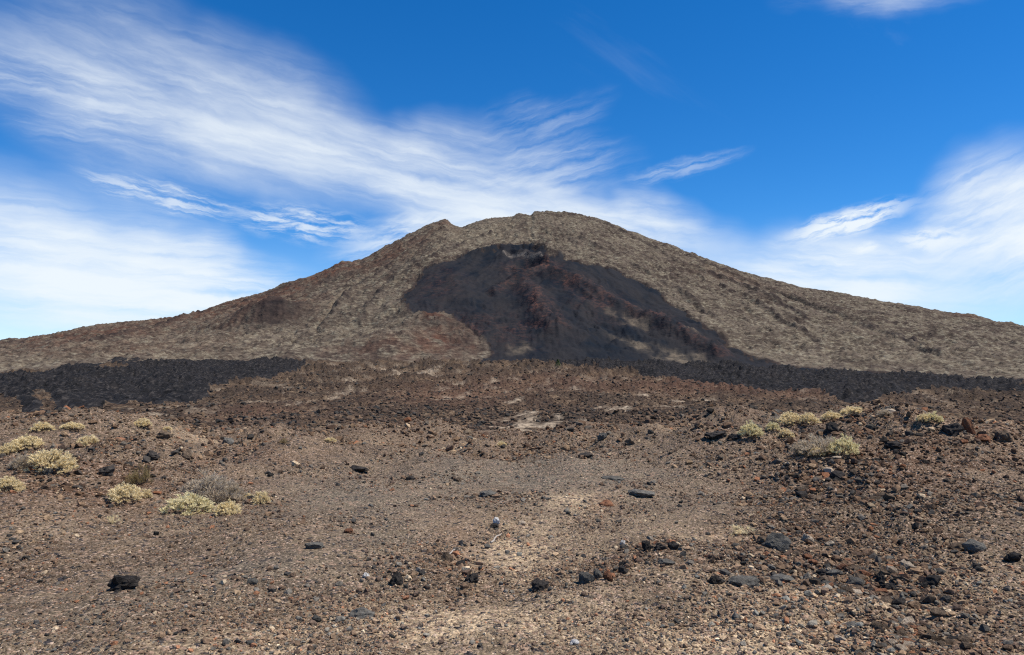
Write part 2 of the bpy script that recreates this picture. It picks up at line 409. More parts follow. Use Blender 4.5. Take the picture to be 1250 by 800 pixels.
# ------------------------------------------------------------------ foreground relief
rows_f = RR < 130
xf, yf, rf = X2[rows_f], Y2[rows_f], R2[rows_f]
nearw = 1 - sstep(70, 120, rf)
rough_f = np.zeros_like(R2)
for (bx, by, wx, wy, am) in [(1060,530,210,26,1.0),(880,545,120,20,0.7),(120,560,170,38,0.75),(700,553,110,16,0.75),(470,556,90,18,0.55),
                             (1230,560,90,30,0.8),(610,635,26,26,0.5),(735,705,90,14,0.5),(560,690,60,50,0.35),(820,665,50,10,0.5)]:
    rough_f = np.maximum(rough_f, am * blob(bx, by, wx, wy, Zbase))
rough_f = np.maximum(rough_f, 0.85 * sstep(25, 33, R2))
rgh = rough_f[rows_f] * np.clip(0.75 + 0.6 * fbm(xf / 3, yf / 3, 3, 101), 0.2, 1.5)
ff = 0.19 * fbm(xf / 4.5, yf / 4.5, 3, 111) + 0.028 * fbm(xf / 0.9, yf / 0.9, 3, 121)
w1f, w1v = worley(xf / 0.16, yf / 0.2, 5); w2f, w2v = worley(xf / 0.52, yf / 0.62, 9); w3f, w3v = worley(xf / 1.15, yf / 1.3, 13)
cob = np.clip(0.62 - w1f, 0, 1) * (w1v ** 2)
ff += 0.075 * cob * (0.55 + rgh) * np.clip(1.3 - rf / 60, 0.2, 1)
ff += rgh * (0.30 * np.clip(0.6 - w2f, 0, 1) * (0.2 + w2v) + 0.55 * np.clip(0.6 - w3f, 0, 1) * w3v ** 2 * sstep(18, 30, rf))
ff += rgh * 0.07 * ridged(xf / 0.6, yf / 0.6, 3, 131) * sstep(10, 24, rf)
ff += 0.75 * sstep(14, 26, rf) * (1 - sstep(36, 60, rf)) * fbm(xf / 6.5, yf / 9, 3, 141)
tmp = np.zeros_like(R2); tmp[rows_f] = ff * nearw * np.clip(rf / 4, 0, 1)
Z = Z + tmp

# ------------------------------------------------------------------ colour zones of the ground and slopes, one hill's shade painted in
def soft(n, a, b): return sstep(a, b, n)
tan = np.zeros_like(R2); grey = np.zeros_like(R2); red = np.zeros_like(R2)
for (bx, by, wx, wy, am) in [(640,665,70,40,1.0),(420,785,180,26,.95),(560,760,150,24,1.0),(900,770,280,34,1.15),(1000,725,190,18,.9),(760,640,60,14,.5),(700,612,40,12,.7),
                             (470,541,30,6,.9),(560,541,40,5,.8),(735,543,40,8,.9),(700,545,22,6,.7),(820,541,30,7,.7),(245,540,60,8,.75),(1215,530,40,4,.9),(1060,512,60,4,.8),(930,516,30,3,.6),
                             (1180,700,90,30,.45),(60,640,80,20,.3),(850,655,60,10,.5)]:
    tan = np.maximum(tan, am * blob(bx, by, wx, wy, Zbase))
for (bx, by, wx, wy, am) in [(640,585,190,22,1.0),(440,610,110,34,.8),(250,705,130,26,.75),(900,600,150,24,.55),(470,650,70,30,.6),(120,760,140,26,.5),(1100,620,160,26,.35)]:
    grey = np.maximum(grey, am * blob(bx, by, wx, wy, Zbase))
for (bx, by, wx, wy, am) in [(735,614,18,7,.8),(80,600,110,30,.6),(560,660,40,40,.4),(1010,680,14,5,.8),(870,652,14,5,.6),(1130,525,40,14,.5),(1080,575,120,24,.4),(1230,540,30,14,.5),(300,565,80,20,.3)]:
    red = np.maximum(red, am * blob(bx, by, wx, wy, Zbase))
nz = np.zeros_like(R2); nz[rows_f] = fbm(xf / 1.6, yf / 1.6, 4, 151, 0.6)
tan = np.clip(tan * (0.9 + 0.8 * nz), 0, 1); grey = np.clip(grey * (0.9 + 0.5 * nz), 0, 1); red = np.clip(red * (0.8 + 0.9 * nz), 0, 1)

dirt = np.maximum(.75 * rough_f, .72 * sstep(20, 29, R2))
for (bx, by, wx, wy, am) in [(130,690,170,46,.6),(110,585,190,50,.9),(1090,575,220,40,.8),(430,562,160,22,.6),(330,650,110,26,.45),(760,690,110,18,.5),(1150,650,130,26,.4),(560,700,60,26,.4),(200,770,160,22,.35)]:
    dirt = np.maximum(dirt, am * blob(bx, by, wx, wy, Zbase))
dirt = np.clip(dirt * (1 + .5 * nz) * (1 - .6 * tan), 0, 1)
mred = np.zeros_like(R2); mpale = np.zeros_like(R2); mdark = np.zeros_like(R2)
for (bx, by, wx, wy, am) in [(655,372,9,17,1.0),(662,388,14,22,.75),(645,352,12,8,.6),(640,328,26,8,.8),(668,326,16,5,.8),(700,348,20,10,.55),(735,372,30,14,.5),(535,352,34,22,.28),
                             (535,398,22,8,1.0),(523,395,8,5,1.0),(560,405,24,14,.5),(335,362,60,10,.8),(250,385,100,14,.75),(400,336,50,12,.8),(110,412,110,12,.6),(470,316,50,12,.6),(545,418,45,24,.75),(500,300,30,8,.5),(1185,388,30,5,.5),(900,345,60,6,.3),(330,386,60,12,.85),(365,378,18,8,.8),(180,398,90,10,.5),(60,428,60,12,.4),(290,372,30,6,.7),
                             (540,276,18,9,.45),(470,310,40,10,.45),(430,326,20,6,.6),(520,435,60,9,.5),(460,432,70,9,.4),(620,405,60,22,.3),(780,390,40,12,.25),(150,430,150,10,.3)]:
    mred = np.maximum(mred, am * blob(bx, by, wx, wy, Zbase))
for (bx, by, wx, wy, am) in [(535,284,7,6,.7),(650,282,6,18,.95),(585,288,45,13,.75),(612,274,30,8,.5),(700,275,30,8,.3),(480,400,60,30,.25),(560,432,40,8,.35),(430,412,60,20,.3),(900,420,110,20,.25),(60,446,60,5,.5),(100,450,40,3,.5),(800,445,60,4,.0)]:
    mpale = np.maximum(mpale, am * blob(bx, by, wx, wy, Zbase))
rim_c = np.maximum(line_field([(612,315),(625,313.5),(640,316.5)], 11), .75 * line_field([(640,316.5),(652,319.5),(664,322)], 9))
mpale = np.maximum(mpale, 0.3 * (sstep(R0 + 50, R0 + 300, R2) * (1 - sstep(R0 + 600, R0 + 1500, R2))))
for (bx, by, wx, wy, am) in [(335,394,42,9,.95),(362,385,16,8,.9),(300,396,24,5,.7),(400,345,30,8,.35),(345,352,22,5,.5),(520,402,14,6,.5),(545,400,50,9,.55),(565,420,26,16,.5),(505,388,22,6,.6)]:  # includes the left hill's shaded right side, painted dark
    mdark = np.maximum(mdark, am * blob(bx, by, wx, wy, Zbase))
nm = on_far(lambda x, y: fbm(x / 55, y / 90, 4, 161, 0.6))
mred = np.maximum(mred, np.maximum(.5 * levee, .42 * spine))
mred = np.maximum(mred, .4 * spine_l)
bs = blur(scar & (R2 > R0), 9); ash = np.clip(bs * 1.6 + .35 * nm, 0, 1) * (bs > .02)
mdark = np.maximum(mdark, .95 * sstep(.35, .75, ash))
mred = np.clip(mred * (0.8 + 0.9 * nm), 0, 1)
mdark = np.maximum(mdark, np.clip(.75 * old * (.7 + 1.1 * nm), 0, 1)); mpale = np.maximum(mpale, np.clip(.7 * chute * (.8 + .8 * nm), 0, 1))

# ------------------------------------------------------------------ materials
def new_mat(name, rough=0.95, spec=0.03):
    m = bpy.data.materials.new(name); m.use_nodes = True; t = m.node_tree
    b = t.nodes['Principled BSDF']; b.inputs['Roughness'].default_value = rough
    b.inputs['Specular IOR Level'].default_value = spec
    return m, NT(t), b
def vor(g, vec, scale, feat='F1', rnd=1.0):
    return g.n('TexVoronoi', dict(feature=feat), Vector=vec, Scale=scale, Randomness=rnd)
def sepc(g, c):
    return g.n('SeparateColor', None, Color=c).outputs
def mat_ground():
    m, g, b = new_mat('cinder_ground')
    pos = g.n('NewGeometry').outputs['Position']
    at_ = g.n('Attribute', dict(attribute_name='zone')); zc = sepc(g, at_.outputs['Color'])
    n1 = g.noise(pos, 0.9, 6, 0.65); n2 = g.noise(pos, 7.0, 5, 0.65); n3 = g.noise(pos, 30.0, 3, 0.6)
    base = g.mix(g.ramp(n1, .32, .68), (.098, .073, .051), (.190, .143, .094))
    base = g.mix(g.math('MULTIPLY', g.ramp(n2, .5, .72), .6), base, (.240, .178, .114))
    base = g.mix(g.math('MULTIPLY', zc[1], .85), base, g.mix(g.ramp(n2, .35, .65), (.105, .092, .072), (.170, .148, .110)))
    base = g.mix(g.math('MULTIPLY', zc[2], g.ramp(n2, .35, .6)), base, (.21, .092, .052))
    base = g.mix(g.math('MULTIPLY', zc[0], g.ramp(n2, .3, .58)), base, g.mix(g.ramp(n3, .35, .65), (.31, .228, .142), (.50, .38, .24)))
    base = g.mix(g.math('MULTIPLY', at_.outputs['Alpha'], .62), base, g.mix(g.ramp(n2, .35, .65), (.046, .029, .020), (.108, .068, .044)))
    v1 = vor(g, pos, 16.0); v2 = vor(g, pos, 45.0); c1 = sepc(g, v1.outputs['Color']); c2 = sepc(g, v2.outputs['Color'])
    base = g.mix(g.ramp(c1[0], .80, .95), base, (.24, .165, .115))
    base = g.mix(g.ramp(c1[1], .84, .95), base, (.04, .036, .036))
    base = g.mix(g.ramp(c2[0], .86, .97), base, (.36, .27, .20))
    base = g.mix(1.0, base, g.n('CombineColor', None, Red=g.ramp(c2[1], 0, 1, .6, 1.45), Green=g.ramp(c2[1], 0, 1, .6, 1.42), Blue=g.ramp(c2[1], 0, 1, .6, 1.4)).outputs[0], 'MULTIPLY')
    g.put(b.inputs['Base Color'], base)
    h = g.math('ADD', g.math('MULTIPLY', v1.outputs['Distance'], -0.035), g.math('MULTIPLY', v2.outputs['Distance'], -0.016))
    h = g.math('ADD', h, g.math('MULTIPLY', n3, 0.02))
    bp = g.n('Bump', None, Strength=0.9, Distance=1.0, Height=h)
    g.put(b.inputs['Normal'], bp.outputs[0]); return m
def mat_plain():
    m, g, b = new_mat('weathered_lava')
    pos = g.n('NewGeometry').outputs['Position']
    zc = sepc(g, g.n('Attribute', dict(attribute_name='zone')).outputs['Color'])
    q = g.mapping(pos, 'POINT', scale=(1, .45, 1))
    n1 = g.noise(q, .02, 6, .65); n2 = g.noise(q, .16, 5, .72); n3 = g.noise(q, .55, 4, .72)
    base = g.mix(g.ramp(n1, .36, .64), (.056, .037, .026), (.108, .071, .045))
    base = g.mix(g.math('MULTIPLY', g.ramp(n2, .46, .68), .75), base, (.175, .130, .084))
    base = g.mix(g.ramp(n3, .52, .38), base, (.022, .017, .014))  # dark gaps between the blocks, their shade painted in by noise
    base = g.mix(g.math('MULTIPLY', g.ramp(n3, .56, .68), .7), base, (.23, .175, .115))
    base = g.mix(g.math('MULTIPLY', g.ramp(zc[1], .42, .68), .72), base, g.mix(g.ramp(n3, .4, .62), (.020, .016, .014), (.062, .045, .033)))
    base = g.mix(g.math('MULTIPLY', zc[2], .45), base, (.16, .078, .05))
    base = g.mix(g.math('MULTIPLY', zc[0], g.ramp(n3, .34, .58)), base, g.mix(n2, (.2, .15, .105), (.46, .37, .26)))
    g.put(b.inputs['Base Color'], base)
    h = g.math('ADD', g.math('MULTIPLY', n2, 1.6), g.math('MULTIPLY', n3, .6))
    g.put(b.inputs['Normal'], g.n('Bump', None, Strength=.8, Distance=1.0, Height=h).outputs[0]); return m
def mat_flow():
    m, g, b = new_mat('black_lava', .95, .03)
    pos = g.n('NewGeometry').outputs['Position']; q = g.mapping(pos, 'POINT', scale=(1, .5, 1))
    n1 = g.noise(q, .05, 5, .65); n2 = g.noise(q, .22, 4, .7)
    base = g.mix(g.ramp(n1, .35, .65), (.013, .013, .014), (.024, .022, .022))
    base = g.mix(g.math('MULTIPLY', g.ramp(n2, .52, .64), .8), base, (.060, .053, .048))  # paler where the bumps rise: sunlit tops put into the colour
    base = g.mix(g.ramp(n2, .46, .36), base, (.008, .008, .008))  # near black in the bump hollows: shade of the gaps painted in
    g.put(b.inputs['Base Color'], base)
    g.put(b.inputs['Normal'], g.n('Bump', None, Strength=.8, Distance=1.0, Height=g.math('MULTIPLY', n2, 3.0)).outputs[0]); return m
def mat_mount():
    m, g, b = new_mat('mountain_slope')
    pos = g.n('NewGeometry').outputs['Position']
    a = g.n('Attribute', dict(attribute_name='zone')); zc = sepc(g, a.outputs['Color'])
    n0 = g.noise(pos, .0045, 5, .6); n1 = g.noise(pos, .015, 5, .66); n2 = g.noise(g.mapping(pos, 'POINT', scale=(.7, 1, 1.6)), .062, 4, .72)
    base = g.mix(g.ramp(n0, .40, .60), (.076, .056, .046), (.142, .112, .088))
    base = g.mix(g.math('MULTIPLY', g.ramp(n1, .45, .6), .7), base, (.185, .155, .112))
    base = g.mix(g.math('MULTIPLY', g.ramp(zc[0], .52, .22), .85), base, (.048, .038, .034))
    base = g.mix(g.math('MULTIPLY', g.ramp(n2, .53, .64), g.ramp(n1, .38, .56, .35, 1.0)), base, (.27, .24, .178))
    base = g.mix(g.math('MULTIPLY', g.ramp(n2, .49, .38), .85), base, (.042, .035, .031))
    base = g.mix(g.math('MULTIPLY', g.ramp(n1, .43, .35), .6), base, (.060, .048, .041))
    base = g.mix(g.math('MULTIPLY', zc[1], .55), base, g.mix(g.ramp(n2, .35, .65), (.14, .108, .076), (.36, .31, .225)))
    base = g.mix(g.math('MULTIPLY', zc[2], g.ramp(n1, .2, .5, .45, 1.0)), base, g.mix(g.ramp(n2, .35, .65), (.075, .040, .031), (.155, .075, .05)))
    base = g.mix(a.outputs['Alpha'], base, g.mix(g.ramp(n1, .35, .65), (.026, .023, .024), (.058, .043, .039)))
    base = g.mix(1.0, base, (.755, .745, .725), 'MULTIPLY')
    g.put(b.inputs['Base Color'], base)
    h = g.math('ADD', g.math('MULTIPLY', n1, 16.0), g.math('MULTIPLY', n2, 9.0))
    g.put(b.inputs['Normal'], g.n('Bump', None, Strength=.7, Distance=1.0, Height=h).outputs[0]); return m
def mat_cinder():
    m, g, b = new_mat('black_cinder', .95, .03)
    pos = g.n('NewGeometry').outputs['Position']
    a = g.n('Attribute', dict(attribute_name='zone')); zc = sepc(g, a.outputs['Color'])
    n1 = g.noise(pos, .008, 5, .6); n2 = g.noise(g.mapping(pos, 'POINT', scale=(.8, 1, 1.5)), .055, 4, .74)
    base = g.mix(g.ramp(n1, .35, .65), (.0095, .0135, .0195), (.019, .020, .023))
    base = g.mix(g.math('MULTIPLY', g.ramp(n2, .55, .75), .3), base, (.034, .032, .032))
    base = g.mix(g.math('MULTIPLY', zc[2], g.ramp(n2, .42, .6, .15, .8)), base, g.mix(g.ramp(n2, .35, .65), (.075, .042, .034), (.155, .072, .05)))
    base = g.mix(g.math('MULTIPLY', g.ramp(a.outputs['Alpha'], .55, .9), .4), base, (.036, .032, .031))
    base = g.mix(g.math('MULTIPLY', zc[0], g.ramp(n2, .3, .6, .4, 1.0)), base, (.135, .108, .078))
    base = g.mix(g.math('MULTIPLY', zc[1], g.ramp(n2, .36, .5)), base, (.135, .115, .098))
    g.put(b.inputs['Base Color'], base)
    g.put(b.inputs['Normal'], g.n('Bump', None, Strength=.6, Distance=1.0, Height=g.math('MULTIPLY', n2, 8.0)).outputs[0]); return m
def mat_stone(name, dark, light, spk):
    m, g, b = new_mat(name, .92, .08)
    tcg = g.n('TexCoord').outputs['Object']; oi = g.n('ObjectInfo').outputs['Random']
    n1 = g.noise(tcg, 1.6, 5, .65); n2 = g.noise(tcg, 9.0, 3, .7)
    base = g.mix(g.ramp(n1, .3, .7), dark, light)
    base = g.mix(g.ramp(n2, .58, .75), base, spk)
    f = g.ramp(oi, 0, 1, .75, 1.3, False)
    base = g.mix(1.0, base, g.n('CombineColor', None, Red=f, Green=f, Blue=f).outputs[0], 'MULTIPLY')
    g.put(b.inputs['Base Color'], base)
    h = g.math('ADD', g.math('MULTIPLY', n1, .12), g.math('MULTIPLY', n2, .05))
    g.put(b.inputs['Normal'], g.n('Bump', None, Strength=1.0, Distance=.6, Height=h).outputs[0]); return m
def mat_rubble():
    m, g, b = new_mat('loose_stones', .95, .05)
    pos = g.n('NewGeometry').outputs['Position']
    a = g.n('Attribute', dict(attribute_name='col', attribute_type='INSTANCER')).outputs['Color']
    n = g.noise(pos, 22.0, 4, .7); f = g.ramp(n, .3, .7, .65, 1.35)
    g.put(b.inputs['Base Color'], g.mix(1.0, a, g.n('CombineColor', None, Red=f, Green=f, Blue=f).outputs[0], 'MULTIPLY'))
    g.put(b.inputs['Normal'], g.n('Bump', None, Strength=.7, Distance=1.0, Height=g.math('MULTIPLY', n, .03)).outputs[0]); return m
def mat_plant(name, tip, base_c, alt):
    m, g, b = new_mat(name, .8, .2)
    tcg = g.n('TexCoord').outputs['Object']; oi = g.n('ObjectInfo').outputs['Random']
    n = g.noise(tcg, 4.0, 3, .6)
    c = g.mix(g.ramp(n, .35, .65), tip, alt); c = g.mix(g.math('MULTIPLY', oi, .35), c, base_c)
    g.put(b.inputs['Base Color'], c)
    if name.endswith(('foliage', 'twigs')):
        tr = g.n('BsdfTranslucent', None, Color=c); mx = g.n('MixShader', None, Fac=.4)
        g.L.new(b.outputs[0], mx.inputs[1]); g.L.new(tr.outputs[0], mx.inputs[2]); g.L.new(mx.outputs[0], g.t.nodes['Material Output'].inputs[0])
    return m
M = dict(ground=mat_ground(), plain=mat_plain(), flow=mat_flow(), mount=mat_mount(), cinder=mat_cinder(), rubble=mat_rubble(),
         black=mat_stone('black_basalt', (.028, .025, .023), (.066, .056, .048), (.14, .112, .085)),
         blue=mat_stone('blue_grey_basalt', (.095, .088, .076), (.165, .152, .128), (.24, .205, .158)),
         brown=mat_stone('brown_lava', (.085, .061, .043), (.17, .123, .083), (.24, .18, .125)),
         rust=mat_stone('rust_lava', (.15, .065, .038), (.27, .13, .07), (.33, .2, .12)),
         cream=mat_stone('pale_pumice', (.38, .29, .2), (.52, .42, .31), (.6, .52, .42)),
         white=mat_stone('white_pumice', (.6, .56, .5), (.74, .71, .66), (.78, .76, .72)),
         straw=mat_plant('straw_foliage', (.90, .75, .46), (.78, .63, .39), (.82, .67, .37)),
         lime=mat_plant('yellow_green_foliage', (.84, .73, .44), (.70, .60, .37), (.72, .63, .34)),
         ash=mat_plant('grey_twigs', (.46, .38, .28), (.34, .28, .22), (.58, .47, .32)),
         olive=mat_plant('olive_twigs', (.26, .19, .08), (.18, .13, .07), (.34, .25, .11)),
         bark=mat_plant('dry_stem', (.12, .085, .06), (.08, .06, .05), (.17, .125, .09)),
         wood=mat_plant('bleached_wood', (.4, .35, .29), (.3, .26, .22), (.5, .44, .37)),
         pine=mat_plant('pine_needles', (.11, .15, .05), (.08, .11, .045), (.17, .20, .08)))

# ------------------------------------------------------------------ terrain meshes
idx = np.arange(NR * NC).reshape(NR, NC)
nxt = np.roll(idx, -1, axis=1)
F = np.stack([idx[:-1], nxt[:-1], nxt[1:], idx[1:]], -1).reshape(-1, 4)     # counter-clockwise seen from above?
V = np.stack([X2, Y2, Z], -1).reshape(-1, 3)
def grid_obj(name, faces, zone, mat, parent=None, kind='structure'):
    used, inv = np.unique(faces, return_inverse=True); fl = inv.reshape(faces.shape)
    me = bpy.data.meshes.new(name)
    me.vertices.add(len(used)); me.vertices.foreach_set('co', V[used].astype(np.float32).ravel())
    me.loops.add(fl.size); me.loops.foreach_set('vertex_index', fl[:, ::-1].astype(np.int32).ravel())
    me.polygons.add(len(fl)); me.polygons.foreach_set('loop_start', np.arange(0, fl.size, 4, dtype=np.int32))
    me.update(calc_edges=True)
    ca = me.attributes.new('zone', 'FLOAT_COLOR', 'POINT')
    ca.data.foreach_set('color', zone.reshape(-1, 4)[used].astype(np.float32).ravel())
    me.materials.append(M[mat])
    o = bpy.data.objects.new(name, me); C.objects.link(o)
    if parent: o.parent = parent
    elif kind: o['kind'] = kind
    return o
fr = np.repeat(RR[:-1], NC)                                                # inner radius of each face
def fmean(mask): return mask.reshape(-1)[F].mean(1) > 0.5
f_cin, f_flow = fmean(cinder.astype(float)), fmean((flow | lava_l).astype(float))
f_vent = fmean(((np.maximum(rim, rim2) + bump_at(642, 324, 50)) > 0.35).astype(float))
f_near = fr < 60; f_mt = (fr >= R0 * 0.999)
zone_g = np.stack([tan, grey, red, dirt], -1)
n_q = np.zeros_like(R2); n_q[rows_p] = fbm(xp / 9, yp / 22, 3, 191, .6)
zone_p = np.stack([blur(pale_p, 1) * np.clip(.7 + 1.0 * n_q, 0, 1), np.clip(.5 + .42 * bigp + .30 * n_h + .22 * n_q, 0, 1), np.clip(.6 * blob(560, 487, 90, 14, Zbase) + .7 * blob(900, 478, 120, 8, Zbase) + .55 * blob(330, 508, 70, 10, Zbase) + .5 * blob(700, 470, 120, 10, Zbase), 0, 1), np.zeros_like(tan)], -1)
zone_m = np.stack([np.clip(.5 + .5 * streak, 0, 1), mpale, mred, mdark], -1)
tongue_f = np.clip(blur(tongue, 2) * (0.55 + .8 * nm), 0, 1)
tongue_f = np.maximum(tongue_f, .8 * sstep(.55, .2, bs + .18 * nm) * (R2 > R0 + 150))
zone_c = np.stack([tongue_f, np.clip(rim_c * 1.2, 0, 1), mred, np.clip(.5 + .5 * streak, 0, 1)], -1)
ground = grid_obj('ground', F[f_near], zone_g, 'ground')
grid_obj('lava_plain', F[~f_near & ~f_mt & ~f_flow & ~f_cin], zone_p, 'plain')
grid_obj('lava_flow', F[~f_near & f_flow], zone_p, 'flow')
mountain = grid_obj('mountain', F[f_mt & ~f_flow & ~f_cin], zone_m, 'mount')
cs = grid_obj('cinder_slope', F[f_cin & ~f_vent], zone_c, 'cinder', mountain)
cs['label'] = 'smooth black cinder scar down the flank'
vt = grid_obj('vent_crater', F[f_cin & f_vent], zone_c, 'cinder', mountain)
vt['label'] = 'small raked crater with pale rim and red brown walls'

# ------------------------------------------------------------------ stones
rnd = random.Random(11)
def hull(seed, n=13, flat=.7, jit=.25):
    r = random.Random(seed); bm = bmesh.new()
    for i in range(n):
        zc = 1 - 2 * (i + .5) / n; ph = i * 2.39996 + r.uniform(-.6, .6); s = math.sqrt(1 - zc * zc); k = 1 - r.uniform(0, jit) * 2
        bm.verts.new((s * math.cos(ph) * k, s * math.sin(ph) * k * .85, zc * flat * k))
    bmesh.ops.convex_hull(bm, input=bm.verts); 
    loose = [v for v in bm.verts if not v.link_faces]
    bmesh.ops.delete(bm, geom=loose, context='VERTS')
    bmesh.ops.recalc_face_normals(bm, faces=bm.faces)
    bm.verts.index_update()
    v = np.array([x.co[:] for x in bm.verts]); f = np.array([[x.index for x in q.verts] for q in bm.faces])
    bm.free()
    v -= (v.max(0) + v.min(0)) / 2; v /= np.abs(v[:, :2]).max(); return v, f
HULLS = [hull(100 + i, 12 + i % 4, rnd.uniform(.5, .85)) for i in range(10)]
def rotm(n, rs):
    a = rs.rand(n) * 6.283; b = (rs.rand(n) - .5) * .9; c = (rs.rand(n) - .5) * .9
    ca, sa, cb, sb, cc, sc_ = np.cos(a), np.sin(a), np.cos(b), np.sin(b), np.cos(c), np.sin(c)
    Zr = np.zeros((n, 3, 3)); Zr[:, 0, 0] = ca; Zr[:, 0, 1] = -sa; Zr[:, 1, 0] = sa; Zr[:, 1, 1] = ca; Zr[:, 2, 2] = 1
    Xr = np.zeros((n, 3, 3)); Xr[:, 1, 1] = cb; Xr[:, 1, 2] = -sb; Xr[:, 2, 1] = sb; Xr[:, 2, 2] = cb; Xr[:, 0, 0] = 1
    Yr = np.zeros((n, 3, 3)); Yr[:, 0, 0] = cc; Yr[:, 0, 2] = sc_; Yr[:, 2, 0] = -sc_; Yr[:, 2, 2] = cc; Yr[:, 1, 1] = 1
    return Xr @ Yr @ Zr
PAL = np.array([1.2, 1.21, 1.08]) * np.array([(.125,.082,.060),(.165,.110,.078),(.085,.058,.047),(.050,.045,.044),(.030,.028,.028),(.115,.10,.09),(.21,.145,.10),(.20,.095,.058),(.34,.26,.19),(.098,.092,.088)])
def scatter(n, amin, amax, rmin, rmax, pw, smin, smax, power, dens, seed):
    """stones: azimuth, distance, size in metres; thinner with distance"""
    rs = np.random.RandomState(seed)
    a = rs.uniform(amin, amax, n)
    u = rs.rand(n); r = (rmin ** -pw + u * (rmax ** -pw - rmin ** -pw)) ** (-1 / pw)
    keep = rs.rand(n) < dens(a, r); a = a[keep]; r = r[keep]
    s = np.minimum(smin * rs.rand(len(a)) ** (-1 / power), smax) * np.maximum(r / 14.0, .75) ** .85
    return a, r, s, rs
def field(grid, a, r):
    return zat(a, r, grid)
def dens_fg(a, r):
    d = .42 + .75 * field(rough_f, a, r) - .30 * field(grey, a, r) - .42 * field(tan, a, r)
    x, y = r * np.sin(a), r * np.cos(a)
    return np.clip(d + .6 * fbm(x / 2.2, y / 2.2, 3, 171), .08, 1)
a, r, s, rs = scatter(230000, -R_(40), R_(40), 5.4, 50.0, 1.0, .026, .135, 2.9, dens_fg, 5)
s *= (0.8 + .7 * field(rough_f, a, r)) * np.exp(.45 * fbm(r * np.sin(a) / 3.1, r * np.cos(a) / 3.1, 3, 181))
order = np.argsort(-(s / r) * (np.abs(a) < R_(34.5))); NIND = 285
ind = order[:NIND]; rest = order[NIND:]
print('stones', len(a))
def mesh_of(v, f, name, mat):
    me = bpy.data.meshes.new(name); me.from_pydata([tuple(p) for p in v], [], [tuple(int(i) for i in q) for q in f]); me.update()
    me.materials.append(M[mat]); return me
def stone_field(name, a, r, s, rs, pal_pick, sink=.22, tone=None):
    """uncountable small stones: one object, shapes shared, laid out by geometry nodes"""
    n = len(a); x, y = r * np.sin(a), r * np.cos(a)
    scl = (s / 2)[:, None] * np.stack([np.ones(n), rs.uniform(.6, 1, n), rs.uniform(.6, 1.1, n)], 1)
    z = zat(a, r) + scl[:, 2] * (.62 - 2 * sink * .62)
    rot = np.stack([(rs.rand(n) - .5) * .9, (rs.rand(n) - .5) * .9, rs.rand(n) * 6.283], 1)
    col = PAL[pal_pick(n, rs)] * rs.uniform(.75, 1.3, (n, 1)); col = col * tone if tone is not None else col; col = np.concatenate([col, np.ones((n, 1))], 1)
    me = bpy.data.meshes.new(name); me.vertices.add(n); me.vertices.foreach_set('co', np.stack([x, y, z], 1).astype(np.float32).ravel())
    for an, ty, fld, dat in (('rot', 'FLOAT_VECTOR', 'vector', rot), ('scl', 'FLOAT_VECTOR', 'vector', scl), ('col', 'FLOAT_COLOR', 'color', col)):
        at_ = me.attributes.new(an, ty, 'POINT'); at_.data.foreach_set(fld, dat.astype(np.float32).ravel())
    at_ = me.attributes.new('shape', 'INT', 'POINT'); at_.data.foreach_set('value', rs.randint(0, len(HULLS), n).astype(np.int32))
    me.materials.append(M['rubble']); o = bpy.data.objects.new(name, me); C.objects.link(o)
    ng = bpy.data.node_groups.new(name + '_layout', 'GeometryNodeTree')
    ng.interface.new_socket('Geometry', in_out='INPUT', socket_type='NodeSocketGeometry'); ng.interface.new_socket('Geometry', in_out='OUTPUT', socket_type='NodeSocketGeometry')
    N, L = ng.nodes, ng.links
    gi, go = N.new('NodeGroupInput'), N.new('NodeGroupOutput'); iop = N.new('GeometryNodeInstanceOnPoints'); jn = N.new('GeometryNodeJoinGeometry')
    for p in SHAPE_SRC:
        oi = N.new('GeometryNodeObjectInfo'); oi.transform_space = 'ORIGINAL'; oi.inputs['Object'].default_value = p
        sm = N.new('GeometryNodeSetMaterial'); sm.inputs['Material'].default_value = M['rubble']; gt = N.new('GeometryNodeGeometryToInstance')
        L.new(oi.outputs['Geometry'], sm.inputs[0]); L.new(sm.outputs[0], gt.inputs[0]); L.new(gt.outputs[0], jn.inputs[0])
    def attr(an, ty):
        q = N.new('GeometryNodeInputNamedAttribute'); q.data_type = ty; q.inputs['Name'].default_value = an
        return q.outputs['Attribute']
    e2 = N.new('FunctionNodeEulerToRotation'); L.new(attr('rot', 'FLOAT_VECTOR'), e2.inputs[0])
    L.new(gi.outputs[0], iop.inputs['Points']); L.new(jn.outputs[0], iop.inputs['Instance']); iop.inputs['Pick Instance'].default_value = True
    L.new(attr('shape', 'INT'), iop.inputs['Instance Index']); L.new(e2.outputs[0], iop.inputs['Rotation']); L.new(attr('scl', 'FLOAT_VECTOR'), iop.inputs['Scale'])
    L.new(iop.outputs[0], go.inputs[0])
    md = o.modifiers.new('layout', 'NODES'); md.node_group = ng
    o['kind'] = 'stuff'; return o
pick_fg = lambda n, rs: rs.choice(10, n, p=[.24, .17, .17, .10, .05, .10, .07, .04, .03, .03])
pick_pl = lambda n, rs: rs.choice(10, n, p=[.26, .06, .40, .16, .12, .0, .0, .0, .0, .0])
